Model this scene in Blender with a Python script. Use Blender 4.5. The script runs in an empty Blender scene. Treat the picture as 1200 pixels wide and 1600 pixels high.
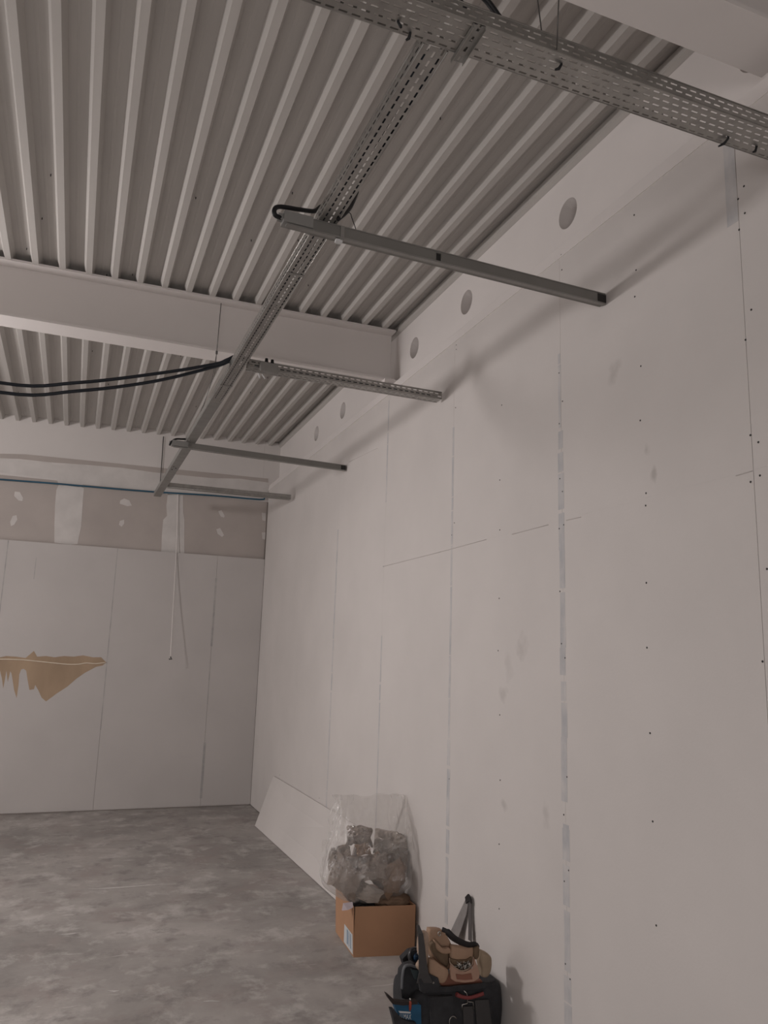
import bpy, bmesh, math, random
from mathutils import Vector, Matrix, noise
import numpy as np

sc = bpy.context.scene
C = sc.collection
random.seed(7)

# ------------------------------------------------------------------ camera
YAW, PITCH, ROLL, FPX = math.radians(21.25735733), math.radians(10.5773007), math.radians(1.80992858), 1210.3952855833432
CAMZ = 1.84
def cam_axes():
    cy, sy, cp, sp = math.cos(YAW), math.sin(YAW), math.cos(PITCH), math.sin(PITCH)
    f = Vector((sy*cp, cy*cp, sp)); r = Vector((cy, -sy, 0)); u = r.cross(f)
    r2 = math.cos(ROLL)*r + math.sin(ROLL)*u
    u2 = -math.sin(ROLL)*r + math.cos(ROLL)*u
    return r2, u2, f
RX, UX, FX = cam_axes()
camd = bpy.data.cameras.new('camera'); cam = bpy.data.objects.new('camera', camd); C.objects.link(cam)
cam.matrix_world = Matrix(((RX.x, UX.x, -FX.x, 0), (RX.y, UX.y, -FX.y, 0), (RX.z, UX.z, -FX.z, CAMZ), (0, 0, 0, 1)))
camd.sensor_fit = 'VERTICAL'; camd.sensor_height = 32.0; camd.lens = FPX/1600*32.0
camd.clip_start = 0.05; camd.clip_end = 100
sc.camera = cam

def at(px, py, axis, val):
    """where the sight line through a photo pixel meets the plane axis = val (survey of the photograph)"""
    d = RX*((px-600)/FPX) - UX*((py-800)/FPX) + FX
    o = Vector((0, 0, CAMZ))
    return o + d*((val-o[axis])/d[axis])

# ------------------------------------------------------------------ world, lights, exposure
w = bpy.data.worlds.new('world'); sc.world = w; w.use_nodes = True
w.node_tree.nodes['Background'].inputs[0].default_value = (0.8, 0.85, 0.9, 1)
w.node_tree.nodes['Background'].inputs[1].default_value = 0.0

def light(name, kind, loc, power, col, **kw):
    d = bpy.data.lights.new(name, kind); d.energy = power; d.color = col
    for k, v in kw.items(): setattr(d, k, v)
    o = bpy.data.objects.new(name, d); C.objects.link(o); o.location = loc
    return o
# a floodlight standing out of frame at the left, its spill, and two unseen fill lights added behind the camera and far left
def aim(o, tgt): o.rotation_euler = (Vector(tgt)-o.location).to_track_quat('-Z', 'Y').to_euler()
LP = (-2.7, 5.7, 3.4)
light('lamp', 'POINT', LP, 204, (1.0, .945, .93), shadow_soft_size=.18)
aim(light('floodlight', 'SPOT', LP, 120, (1.0, .945, .93), shadow_soft_size=.18, spot_size=math.radians(100), spot_blend=1.0), (2.2, 4.0, .2))
aim(light('front_fill', 'AREA', (-1.5, -2.6, 1.3), 90, (1.0, .955, .94), shape='RECTANGLE', size=3, size_y=2), (-1.5, 4, 1.0))
aim(light('left_fill', 'AREA', (-5.7, 7.5, 1.5), 70, (1.0, .96, .945), shape='RECTANGLE', size=4, size_y=2.4), (0, 7.0, 1.2))

vs = sc.view_settings
sc.display_settings.display_device = 'sRGB'
vs.view_transform = 'Standard'; vs.look = 'None'; vs.gamma = 1.0; vs.use_curve_mapping = False
vs.exposure = 0.0

# ------------------------------------------------------------------ helpers
class MB:
    def __init__(s): s.v = []; s.f = []; s.sm = []
    def add(s, vs, fs, smooth=False):
        b = len(s.v); s.v += [tuple(p) for p in vs]
        s.f += [tuple(b+i for i in f) for f in fs]; s.sm += [smooth]*len(fs); return s
    def box(s, x0, x1, y0, y1, z0, z1):
        return s.add([(x0,y0,z0),(x1,y0,z0),(x1,y1,z0),(x0,y1,z0),(x0,y0,z1),(x1,y0,z1),(x1,y1,z1),(x0,y1,z1)],
                     [(0,3,2,1),(4,5,6,7),(0,1,5,4),(1,2,6,5),(2,3,7,6),(3,0,4,7)])
    def quadbox(s, lo, hi):
        """lo, hi: four points each (bottom ring, top ring, both counterclockwise from above)"""
        return s.add(list(lo)+list(hi), [(0,3,2,1),(4,5,6,7),(0,1,5,4),(1,2,6,5),(2,3,7,6),(3,0,4,7)])
    def tube(s, pts, r, n=8, caps=True, flat=None):
        pts = [Vector(p) for p in pts]; m = len(pts)
        rs = r if isinstance(r, (list, tuple)) else [r]*m
        T = [(pts[min(i+1, m-1)]-pts[max(i-1, 0)]).normalized() for i in range(m)]
        up = Vector((0, 0, 1)) if abs(T[0].z) < .9 else Vector((1, 0, 0))
        N = (up - T[0]*up.dot(T[0])).normalized(); vs_ = []
        for i in range(m):
            N = (N - T[i]*N.dot(T[i])).normalized(); B = T[i].cross(N)
            a_, b_ = (1, 1) if flat is None else flat
            for k in range(n):
                t = 2*math.pi*k/n
                vs_.append(pts[i] + (N*math.cos(t)*a_ + B*math.sin(t)*b_)*rs[i])
        fs = [(i*n+k, i*n+(k+1) % n, (i+1)*n+(k+1) % n, (i+1)*n+k) for i in range(m-1) for k in range(n)]
        s.add(vs_, fs, True)
        if caps:
            b = len(s.v)-len(vs_)
            s.f += [tuple(b+k for k in reversed(range(n))), tuple(b+(m-1)*n+k for k in range(n))]; s.sm += [False, False]
        return s
    def ribbon(s, pts, width, nrm, th):
        """flat strap: centre line pts, width direction vectors per point, normal per point"""
        vs_ = []
        for p, wd, nn in zip(pts, width, nrm):
            p = Vector(p); wd = Vector(wd); nn = Vector(nn)*th/2
            vs_ += [p-wd-nn, p+wd-nn, p+wd+nn, p-wd+nn]
        m = len(pts)
        fs = [(i*4+k, i*4+(k+1) % 4, (i+1)*4+(k+1) % 4, (i+1)*4+k) for i in range(m-1) for k in range(4)]
        fs += [(3, 2, 1, 0), tuple((m-1)*4+k for k in range(4))]
        return s.add(vs_, fs, False)
    def prism(s, pts, nrm, th):
        """flat outline (may be concave) given thickness along nrm"""
        pts = [Vector(p) for p in pts]; nrm = Vector(nrm); n = len(pts)
        s.add([*pts, *[p+nrm*th for p in pts]],
              [tuple(reversed(range(n))), tuple(range(n, 2*n))] + [(i, (i+1) % n, n+(i+1) % n, n+i) for i in range(n)])
        return s
    def build(s, name, mat, parent=None, fix=True):
        me = bpy.data.meshes.new(name); me.from_pydata(s.v, [], s.f)
        me.polygons.foreach_set('use_smooth', s.sm); me.validate(); 
        if fix:
            bm = bmesh.new(); bm.from_mesh(me); bmesh.ops.recalc_face_normals(bm, faces=bm.faces); bm.to_mesh(me); bm.free()
        me.update()
        if mat: me.materials.append(mat)
        o = bpy.data.objects.new(name, me); C.objects.link(o)
        if parent is not None:
            o.parent = parent
            o.matrix_parent_inverse = Matrix.Translation(-parent.location) if parent.parent is None else Matrix()
        return o

def thing(name, label, cat, loc=(0, 0, 0), group=None):
    o = bpy.data.objects.new(name, None); C.objects.link(o); o.location = loc; o.empty_display_size = .05
    o['label'] = label; o['category'] = cat
    if group: o['group'] = group
    return o
def tag(o, label, cat, group=None):
    o['label'] = label; o['category'] = cat
    if group: o['group'] = group
    return o
def structure(o): o['kind'] = 'structure'; return o
def stuff(o): o['kind'] = 'stuff'; return o
def smooth_path(pts, k=6):
    pts = [Vector(p) for p in pts]; out = []
    for i in range(len(pts)-1):
        p0 = pts[max(i-1, 0)]; p1 = pts[i]; p2 = pts[i+1]; p3 = pts[min(i+2, len(pts)-1)]
        for j in range(k):
            t = j/k
            out.append(.5*((2*p1)+(p2-p0)*t+(2*p0-5*p1+4*p2-p3)*t*t+(3*p1-p0-3*p2+p3)*t**3))
    return out+[pts[-1]]

# ------------------------------------------------------------------ materials
def mat(name, col, rough=.6, metal=0., var=.0, scale=8., bump=0., bscale=60., col2=None, spec=.3, stretch=None, detail=6):
    m = bpy.data.materials.new(name); m.use_nodes = True; nt = m.node_tree; n = nt.nodes; l = nt.links
    b = n['Principled BSDF']; b.inputs['Roughness'].default_value = rough; b.inputs['Metallic'].default_value = metal
    b.inputs['Specular IOR Level'].default_value = spec
    tc = n.new('ShaderNodeTexCoord'); mp = n.new('ShaderNodeMapping'); l.new(tc.outputs['Object'], mp.inputs[0])
    if stretch: mp.inputs['Scale'].default_value = stretch
    b.inputs['Base Color'].default_value = (*col, 1)
    if var or col2:
        nz = n.new('ShaderNodeTexNoise'); nz.inputs['Scale'].default_value = scale; nz.inputs['Detail'].default_value = detail
        l.new(mp.outputs[0], nz.inputs['Vector'])
        cr = n.new('ShaderNodeValToRGB'); l.new(nz.outputs['Fac'], cr.inputs[0])
        cr.color_ramp.elements[0].position = .3; cr.color_ramp.elements[1].position = .7
        c2 = col2 if col2 else tuple(min(1, c*(1+var)) for c in col); c1 = col if col2 else tuple(c*(1-var) for c in col)
        cr.color_ramp.elements[0].color = (*c1, 1); cr.color_ramp.elements[1].color = (*c2, 1)
        l.new(cr.outputs[0], b.inputs['Base Color'])
    if bump:
        nb = n.new('ShaderNodeTexNoise'); nb.inputs['Scale'].default_value = bscale; nb.inputs['Detail'].default_value = 5
        l.new(mp.outputs[0], nb.inputs['Vector'])
        bp = n.new('ShaderNodeBump'); bp.inputs['Strength'].default_value = bump; bp.inputs['Distance'].default_value = .01
        l.new(nb.outputs['Fac'], bp.inputs['Height']); l.new(bp.outputs[0], b.inputs['Normal'])
    return m

def stain(m, spots, col):
    """dirt smudges: spots = (point, radius_h, radius_v, strength), darkening the board's paper"""
    nt = m.node_tree; n = nt.nodes; l = nt.links; b = n['Principled BSDF']
    src = b.inputs['Base Color'].links[0].from_socket
    tc = n.new('ShaderNodeTexCoord')
    nz = n.new('ShaderNodeTexNoise'); nz.inputs['Scale'].default_value = 14; l.new(tc.outputs['Object'], nz.inputs['Vector'])
    for p, rh, rv, st in spots:
        sub = n.new('ShaderNodeVectorMath'); sub.operation = 'SUBTRACT'; l.new(tc.outputs['Object'], sub.inputs[0]); sub.inputs[1].default_value = p
        dv = n.new('ShaderNodeVectorMath'); dv.operation = 'MULTIPLY'; l.new(sub.outputs[0], dv.inputs[0]); dv.inputs[1].default_value = (1/rh, 1/rh, 1/rv)
        ln = n.new('ShaderNodeVectorMath'); ln.operation = 'LENGTH'; l.new(dv.outputs[0], ln.inputs[0])
        ad = n.new('ShaderNodeMath'); ad.operation = 'ADD'; l.new(ln.outputs['Value'], ad.inputs[0])
        sc_ = n.new('ShaderNodeMath'); sc_.operation = 'MULTIPLY_ADD'; l.new(nz.outputs['Fac'], sc_.inputs[0]); sc_.inputs[1].default_value = 2.2; sc_.inputs[2].default_value = -1.1
        l.new(sc_.outputs[0], ad.inputs[1])
        mr = n.new('ShaderNodeMapRange'); l.new(ad.outputs[0], mr.inputs['Value'])
        mr.inputs['From Min'].default_value = 1.0; mr.inputs['From Max'].default_value = .2
        mr.inputs['To Min'].default_value = 0; mr.inputs['To Max'].default_value = st
        mx = n.new('ShaderNodeMixRGB'); l.new(mr.outputs[0], mx.inputs[0]); l.new(src, mx.inputs[1]); mx.inputs[2].default_value = (*col, 1)
        src = mx.outputs[0]
    l.new(src, b.inputs['Base Color'])

M = {}
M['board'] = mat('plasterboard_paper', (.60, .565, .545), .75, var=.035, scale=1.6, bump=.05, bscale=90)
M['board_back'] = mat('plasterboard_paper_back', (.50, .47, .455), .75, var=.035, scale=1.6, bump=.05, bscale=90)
M['board_raw'] = mat('raw_plasterboard', (.42, .375, .35), .8, var=.05, scale=2.5)
M['plaster'] = mat('joint_plaster', (.58, .55, .53), .8, var=.06, scale=6, bump=.15, bscale=40)
M['board_up'] = mat('upper_board_paint', (.62, .585, .565), .75, var=.03, scale=1.6)
M['tape'] = mat('joint_tape_grey', (.57, .545, .535), .7, col2=(.42, .42, .435), scale=7, stretch=(1, 2, 1.2))
M['paint'] = mat('white_beam_paint', (.74, .70, .68), .55, var=.025, scale=2, bump=.04, bscale=30)
M['deck'] = mat('deck_coating', (.49, .466, .442), .5, var=.05, scale=3, stretch=(3, .4, 3))
M['galv'] = mat('galvanised_steel', (.37, .36, .342), .36, metal=.85, var=.12, scale=18)
M['galv_grey'] = mat('galvanised_channel', (.30, .293, .278), .42, metal=.6, var=.1, scale=10)
M['batten'] = mat('grey_batten_housing', (.20, .193, .18), .5, metal=.25, var=.05, scale=8)
M['gear'] = mat('gear_box_plastic', (.225, .22, .21), .5)
M['black'] = mat('black_rubber', (.012, .012, .013), .5)
M['darkhole'] = mat('dark_screw_heads', (.03, .028, .027), .6)
M['greycable'] = mat('grey_cable', (.66, .62, .6), .4)
M['wire'] = mat('steel_wire', (.12, .115, .11), .4, metal=.6)
M['bluecable'] = mat('blue_conduit', (.03, .095, .15), .45, var=.2, scale=3)
M['navy'] = mat('dark_navy_cable', (.018, .022, .03), .45)
M['kraft_torn'] = mat('torn_kraft_paper', (.37, .27, .185), .85, var=.12, scale=5, stretch=(1, 1, .35))
M['cream'] = mat('curled_paper_edge', (.72, .62, .5), .8)
M['card'] = mat('box_cardboard', (.40, .225, .132), .75, var=.07, scale=4)
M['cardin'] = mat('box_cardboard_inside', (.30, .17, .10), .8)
M['label'] = mat('box_label_paper', (.55, .57, .58), .6)
M['labelblue'] = mat('label_stripe', (.22, .29, .38), .6)
M['kraft'] = mat('crumpled_kraft_paper', (.22, .145, .098), .8, var=.25, scale=9, bump=.3, bscale=25)
M['kraft_pale'] = mat('crumpled_pale_paper', (.24, .195, .165), .8, var=.2, scale=9, bump=.3, bscale=25)
M['kraft_light'] = mat('pale_wrapping_paper', (.33, .285, .25), .8, var=.15, scale=12, bump=.3, bscale=25)
M['lilac'] = mat('lilac_paper_scrap', (.42, .36, .38), .8)
M['fabric'] = mat('charcoal_nylon', (.033, .033, .036), .75, var=.25, scale=20, bump=.3, bscale=220)
M['fabric2'] = mat('dark_grey_webbing', (.06, .056, .056), .7, bump=.3, bscale=300)
M['leather'] = mat('tan_leather', (.36, .235, .16), .65, var=.12, scale=14, bump=.15, bscale=70)
M['leather_pale'] = mat('pale_suede', (.42, .31, .24), .8, col2=(.22, .155, .115), scale=22)
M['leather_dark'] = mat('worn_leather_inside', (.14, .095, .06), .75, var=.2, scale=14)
M['patch'] = mat('red_brown_patch', (.22, .095, .065), .6)
M['belt'] = mat('black_padded_belt', (.018, .016, .017), .55, var=.3, scale=30)
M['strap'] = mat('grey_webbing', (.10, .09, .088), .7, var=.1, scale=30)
M['strap_lit'] = mat('grey_webbing_lit', (.24, .222, .215), .65, var=.1, scale=30)  # paler copy of the webbing: light on the left leg put into the colour
M['metal'] = mat('bright_steel', (.55, .53, .5), .3, metal=1)
M['red'] = mat('red_grip', (.20, .045, .045), .45)
M['orange'] = mat('orange_red_grip', (.32, .06, .035), .45)
M['bluebag'] = mat('blue_nylon', (.018, .085, .165), .6, var=.2, scale=12)
M['white'] = mat('white_print', (.6, .6, .6), .6)
M['bluetool'] = mat('blue_tool_plastic', (.02, .05, .10), .35)

def floor_material():
    m = bpy.data.materials.new('stained_concrete'); m.use_nodes = True; nt = m.node_tree; n = nt.nodes; l = nt.links
    b = n['Principled BSDF']; b.inputs['Roughness'].default_value = .55; b.inputs['Specular IOR Level'].default_value = .3
    tc = n.new('ShaderNodeTexCoord')
    def nz(scale, detail, rough, dist=0., st=(1, 1, 1)):
        mp = n.new('ShaderNodeMapping'); mp.inputs['Scale'].default_value = st; l.new(tc.outputs['Object'], mp.inputs[0])
        t = n.new('ShaderNodeTexNoise'); t.inputs['Scale'].default_value = scale; t.inputs['Detail'].default_value = detail
        t.inputs['Roughness'].default_value = rough; t.inputs['Distortion'].default_value = dist; l.new(mp.outputs[0], t.inputs['Vector']); return t
    def ramp(src, p0, p1, c0, c1):
        r = n.new('ShaderNodeValToRGB'); l.new(src, r.inputs[0]); e = r.color_ramp.elements
        e[0].position, e[1].position = p0, p1; e[0].color = (*c0, 1); e[1].color = (*c1, 1); return r.outputs[0]
    def mix(f, a_, b_):
        x = n.new('ShaderNodeMixRGB'); l.new(f, x.inputs[0]); l.new(a_, x.inputs[1])
        if isinstance(b_, tuple): x.inputs[2].default_value = (*b_, 1)
        else: l.new(b_, x.inputs[2])
        return x.outputs[0]
    base = ramp(nz(1.0, 8, .66, .2).outputs['Fac'], .35, .68, (.26, .243, .23), (.44, .41, .39))
    pink = ramp(nz(1.9, 6, .64, .2).outputs['Fac'], .5, .66, (0, 0, 0), (.7, .7, .7))
    c = mix(pink, base, (.30, .258, .242))
    pale = ramp(nz(3.4, 9, .68, .15, (1.15, 1, 1)).outputs['Fac'], .52, .64, (0, 0, 0), (.62, .62, .62))
    c = mix(pale, c, (.54, .515, .495))
    dark = ramp(nz(4.4, 8, .68, .1).outputs['Fac'], .53, .66, (0, 0, 0), (.62, .62, .62))
    c = mix(dark, c, (.19, .175, .166))
    scuff = ramp(nz(7, 3, .5, .3, (.5, 3.2, 1)).outputs['Fac'], .68, .76, (0, 0, 0), (.7, .7, .7))
    c = mix(scuff, c, (.66, .635, .615))
    l.new(c, b.inputs['Base Color'])
    bp = n.new('ShaderNodeBump'); bp.inputs['Strength'].default_value = .12; bp.inputs['Distance'].default_value = .01
    l.new(nz(14, 8, .7).outputs['Fac'], bp.inputs['Height']); l.new(bp.outputs[0], b.inputs['Normal'])
    return m
M['floor'] = floor_material()

def film_material():
    m = bpy.data.materials.new('clear_plastic_film'); m.use_nodes = True; nt = m.node_tree; n = nt.nodes; l = nt.links
    n.remove(n['Principled BSDF']); out = n['Material Output']
    tr = n.new('ShaderNodeBsdfTransparent'); tr.inputs[0].default_value = (.99, .985, .98, 1)
    gl = n.new('ShaderNodeBsdfGlossy'); gl.inputs['Roughness'].default_value = .11; gl.inputs[0].default_value = (1, 1, 1, 1)
    df = n.new('ShaderNodeBsdfDiffuse'); df.inputs[0].default_value = (.95, .94, .93, 1)
    tl = n.new('ShaderNodeBsdfTranslucent'); tl.inputs[0].default_value = (.95, .94, .93, 1)
    haze = n.new('ShaderNodeMixShader'); haze.inputs[0].default_value = .5; l.new(df.outputs[0], haze.inputs[1]); l.new(tl.outputs[0], haze.inputs[2])
    lw = n.new('ShaderNodeLayerWeight'); lw.inputs[0].default_value = .3
    mr = n.new('ShaderNodeMapRange'); l.new(lw.outputs['Facing'], mr.inputs['Value']); mr.inputs['To Min'].default_value = .12; mr.inputs['To Max'].default_value = .36
    m1 = n.new('ShaderNodeMixShader'); l.new(mr.outputs[0], m1.inputs[0]); l.new(tr.outputs[0], m1.inputs[1]); l.new(haze.outputs[0], m1.inputs[2])
    pw = n.new('ShaderNodeMath'); pw.operation = 'POWER'; l.new(lw.outputs['Facing'], pw.inputs[0]); pw.inputs[1].default_value = 2.5
    fr = n.new('ShaderNodeMath'); fr.operation = 'MULTIPLY_ADD'; l.new(pw.outputs[0], fr.inputs[0]); fr.inputs[1].default_value = .34; fr.inputs[2].default_value = .085
    m2 = n.new('ShaderNodeMixShader'); l.new(fr.outputs[0], m2.inputs[0]); l.new(m1.outputs[0], m2.inputs[1]); l.new(gl.outputs[0], m2.inputs[2])
    tc = n.new('ShaderNodeTexCoord'); mp = n.new('ShaderNodeMapping'); mp.inputs['Scale'].default_value = (1, 1, .35); l.new(tc.outputs['Object'], mp.inputs[0])
    nb = n.new('ShaderNodeTexNoise'); nb.inputs['Scale'].default_value = 26; nb.inputs['Detail'].default_value = 4; nb.inputs['Distortion'].default_value = 1.5; l.new(mp.outputs[0], nb.inputs['Vector'])
    bp = n.new('ShaderNodeBump'); bp.inputs['Strength'].default_value = .6; bp.inputs['Distance'].default_value = .02; l.new(nb.outputs['Fac'], bp.inputs['Height']); l.new(bp.outputs[0], gl.inputs['Normal'])
    l.new(m2.outputs[0], out.inputs[0])
    return m
M['film'] = film_material()

# ------------------------------------------------------------------ room shell
XW, XF, YB, YU = 2.208, 2.343, 9.886, 9.93      # right lining, beam behind it, back lining, upper back lining
XL, YR = -6.0, -3.0                              # left and rear limits (out of frame)
ZD = 4.57                                        # underside of the deck ribs
floor = structure(MB().box(XL-.15, XF+.2, YR-.15, YU+.2, -.15, 0).build('floor', M['floor']))

m = MB()                                              # chalk scratches on the slab
for pts in ([(138, 1389), (165, 1388), (195, 1386), (232, 1383), (275, 1381)], [(318, 1565), (330, 1564), (344, 1565)], [(168, 1548), (178, 1549), (186, 1548)]):
    P = [at(x, y, 2, 0) for x, y in pts]
    m.ribbon([(p.x, p.y, .0006) for p in P], [Vector((0, .010*(1 if 0 < k < len(P)-1 else .3), 0)) for k in range(len(P))], [Vector((0, 0, 1))]*len(P), .0008)
m.build('chalk_scratch', mat('chalk_scratch', (.40, .385, .37), .8, col2=(.62, .6, .58), scale=12), floor)
stain(M['board'], [(tuple(at(964, 575, 0, XW)), .05, .05, .28), (tuple(at(958, 588, 0, XW)), .04, .04, .25),
                   (tuple(at(1021, 738, 0, XW)), .022, .04, .5), (tuple(at(1010, 704, 0, XW)), .025, .04, .35),
                   (tuple(at(815, 1010, 0, XW)), .07, .07, .25), (tuple(at(795, 1040, 0, XW)), .05, .09, .16), (tuple(at(787, 1085, 0, XW)), .05, .05, .28),
                   (tuple(at(787, 1258, 0, XW)), .035, .03, .35), (tuple(at(853, 1280, 0, XW)), .04, .08, .25)], (.30, .27, .255))
wr = structure(MB().box(XW+.014, XF+.45, YR, YU+.1, 0, 3.93).build('wall_right', M['board_raw']))
seams = [-2.79, -1.58, -.38, .825, 2.035, 3.22, 4.45, 5.64, 6.85, 8.06, 9.27]
def joint_z(y): return 2.54
ZTOP = 3.95
bounds = [YR]+seams+[YB-.002]
for i in range(len(bounds)-1):
    gp = [.0013 if abs(b_-2.035) < .01 else .0008 if abs(b_-3.22) < .01 else .0005 for b_ in bounds[i:i+2]]
    y0, y1 = bounds[i]+gp[0], bounds[i+1]-gp[1]
    for z0, z1 in ((.01, 2.5398), (2.5400, ZTOP)):
        MB().box(XW, XW+.0135, y0, y1, z0, z1).build('plasterboard', M['board'], wr)
# joint tape, ragged edged strips of grey compound on the seams
def tape_strip(y, z0, z1, wl, wr_, seed):
    rnd = random.Random(seed); m = MB(); z = z0
    while z < z1:
        h = rnd.uniform(.08, .3); a_, b_ = wl*rnd.uniform(.8, 1.1), wr_*rnd.uniform(.8, 1.1)
        m.box(XW-.0006, XW+.001, y-b_, y+a_, z, min(z+h, z1)); z += h+rnd.choice([.0004, .0004, .008, .02])
    return m.build('joint_tape', M['tape'], wr)
tape_strip(3.22, .23, 1.10, .026, .030, 1); tape_strip(3.225, 1.2, 1.75, .024, .026, 2); tape_strip(3.225, 1.78, 3.0, .026, .022, 8)
tape_strip(3.23, 3.02, 3.42, .012, .010, 9)
tape_strip(4.45, .3, 1.35, .022, .022, 3); tape_strip(4.45, 1.36, 3.35, .016, .012, 4)
tape_strip(5.64, .4, 2.0, .012, .012, 5); tape_strip(6.85, .4, 3.0, .018, .016, 6); tape_strip(5.64, 3.05, 3.9, .012, .012, 10)
tape_strip(2.045, 3.52, 3.93, .055, .008, 7)
# filler strip closing the lining's top edge against the beam
MB().add([(XW-.004, YR, 3.95), (XW-.004, YB+.04, 3.95), (XW+.012, YB+.04, 4.03), (XW+.012, YR, 4.03), (XF, YR, 4.035), (XF, YB+.04, 4.035), (XF, YB+.04, 3.95), (XF, YR, 3.95)],
         [(0, 1, 2, 3), (3, 2, 5, 4), (0, 3, 4, 7), (1, 6, 5, 2), (0, 7, 6, 1)]).build('filler_strip', M['paint'], wr)
# fascia beam with round cored dimples
def fascia():
    m = MB(); z0, z1, zc, hs = 4.0, 4.66, 4.312, .13
    holes = [2.03, 3.33, 4.55, 5.46, 7.28, 8.22]; x = XF; y = YR
    def q(ya, yb, za, zb): m.add([(x, ya, za), (x, yb, za), (x, yb, zb), (x, ya, zb)], [(0, 1, 2, 3)])
    q(YR, YU+.1, z0, zc-hs); q(YR, YU+.1, zc+hs, z1)
    N = 40
    for h in holes:
        q(y, h-hs, zc-hs, zc+hs); y = h+hs
        rings = []
        sq = []
        for k in range(N):
            t = 2*math.pi*k/N; c_, s_ = math.cos(t), math.sin(t); g = hs/max(abs(c_), abs(s_)); sq.append((x, h+c_*g, zc+s_*g))
        rings.append(sq); R0 = .086
        for rr, d in ((1, 0), (1, .003), (.93, .06), (.85, .12), (.77, .18), (.69, .24), (.4, .243), (.02, .243)):
            ring = []
            for k in range(N):
                t = 2*math.pi*k/N; c_, s_ = math.cos(t), math.sin(t)
                ring.append((x+d, h+c_*R0*rr, zc+s_*R0*rr))
            rings.append(ring)
        for i in range(len(rings)-1):
            m.add(rings[i]+rings[i+1], [(k, (k+1) % N, N+(k+1) % N, N+k) for k in range(N)], 2 <= i <= 4)
        m.add(rings[-1], [tuple(range(N))], True)
    q(y, YU+.1, zc-hs, zc+hs)
    m.add([(x, YR, z0), (x+.15, YR, z0), (x+.15, YU+.1, z0), (x, YU+.1, z0)], [(0, 1, 2, 3)])
    o = m.build('fascia_beam', M['paint'], wr, fix=False); o['label'] = 'white painted beam with round cored holes above the boards'
    return o
fascia()
# drywall screws, tiny dark heads along the studs
scr = [(1162.5,291),(1153.5,311),(1164,333),(1155,359),(1174,484),(1165,531),(1172.6,680),(1185,691),(1187.6,743),(1173,753),(1198.5,889),(1191.6,1033.6),
 (1001.4,572),(1000.5,657),(1009.5,770.6),(1009,790),(1010,910.7),(1011,1012),(1015.8,1145.5),(1020,1283.5),(1025.5,1446),(991,336),(994,422),(992,463.6),
 (873.6,582.8),(879,627),(874,662),(875,748),(879,768),(881,820),(874,826),(875,924),(877.5,1005.7),(883,1028),(886,1214),(881,1273),(888.6,1360),(882,1377),
 (883.6,1506),(891,1530),(877,398),(878,421.6),(784,633),(781,750),(781,828),(712,637),(706,836),(710,817),(780,935),(778.4,1016.6),(781,1117),(781.6,1219),
 (780,1319),(702,1217),(780,1420),(713,539),(713,546),(599,885),(499,1247),(437,1211)]
m = MB()
for px, py in scr:
    p = at(px, py, 0, XW); r = .0044 if px > 950 else .0042
    m.tube([(XW-.0012, p.y, p.z), (XW+.002, p.y, p.z)], r, 6)
stuff(m.build('drywall_screws', M['darkhole'], wr))
# thin open joint lines showing as dark cracks
m = MB()
for (a_, b_) in (((600, 885), (690, 862)), ((690, 862), (760, 843)), ((800, 835), (857, 820)), ((1150, 743.5), (1176, 736)), ((885, 813), (908, 808)), ((545, 722), (590, 700))):
    p, q_ = at(*a_, 0, XW), at(*b_, 0, XW)
    m.tube([(XW, p.y, p.z), (XW, q_.y, q_.z)], .0022, 5)
m.build('joint_crack', mat('joint_crack', (.50, .46, .445), .8), wr)

# back wall
wb = structure(MB().box(XL, XF, YU+.014, YU+.15, 0, 4.68).build('wall_back', M['board_raw']))
bx = [XL, -5.63, -4.43, -3.225, -2.02, -.815, .39, 1.60, XW-.002]
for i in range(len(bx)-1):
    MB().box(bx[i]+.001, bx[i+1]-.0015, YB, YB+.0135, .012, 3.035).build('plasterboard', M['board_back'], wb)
MB().box(XL, XW, YB+.0135, YU+.014, .0, 3.02).build('lining_core', M['board_raw'], wb)
ux = [XL, -3.8, -2.6, -1.4, -.20, 1.03, XW-.003]
for i in range(len(ux)-1):
    MB().box(ux[i]+.001, ux[i+1]-.001, YU, YU+.0135, 3.02, 3.80).build('raw_panel', M['board_raw'], wb)
MB().box(XL, XW-.082, YU-.001, YU+.0135, 3.801, 4.66).build('upper_panel', M['board_up'], wb)
MB().box(XW-.081, XF, YU-.001, YU+.013, 3.801, 4.62).build('corner_panel', M['board_up'], wb)
def wallpoly(name, pts, mt, plane=YU, th=.002, lift=.0):
    P = [at(x, y, 1, plane) for x, y in pts]
    P = [(p.x, plane-lift, p.z) for p in P]
    return MB().prism(P, (0, -1, 0), th).build(name, mt, wb)
# long plaster band over the horizontal joint, vertical bands over the board joints, dabs over the screws
wallpoly('plaster_band', [(-320,693),(0,716),(60,722),(63,719),(78,720),(82,726),(100,727),(104,722),(128,722),(135,728),(160,729),(163,726),(192,727),(236,732),(240,738),(270,739),(275,736),(330,742),(335,747),(372,748),(375,745),(420,752),
                          (421,779),(380,778),(330,775),(290,771),(286,773),(262,773),(250,768),(130,757),(124,761),(92,757),(88,748),(45,744),(0,738),(-320,712)], M['plaster'])
wallpoly('grey_strip', [(0,709),(40,710),(100,716),(180,724),(250,731),(320,738),(419,748),(419,754),(375,748),(330,747),(300,744),(240,738),(190,731),(130,726),(75,722),(30,717),(0,716)], M['board_raw'], lift=.0025)
wallpoly('plaster_band', [(92,757),(124,759),(131,763),(129,790),(127,822),(121,850),(110,851),(85,848),(85,820),(86,790),(88,766)], M['plaster'])
wallpoly('plaster_band', [(262,772),(286,774),(286,800),(288,812),(288,864),(270,865),(252,862),(253,835),(255,812),(261,806),(260,790)], M['plaster'])
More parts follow.
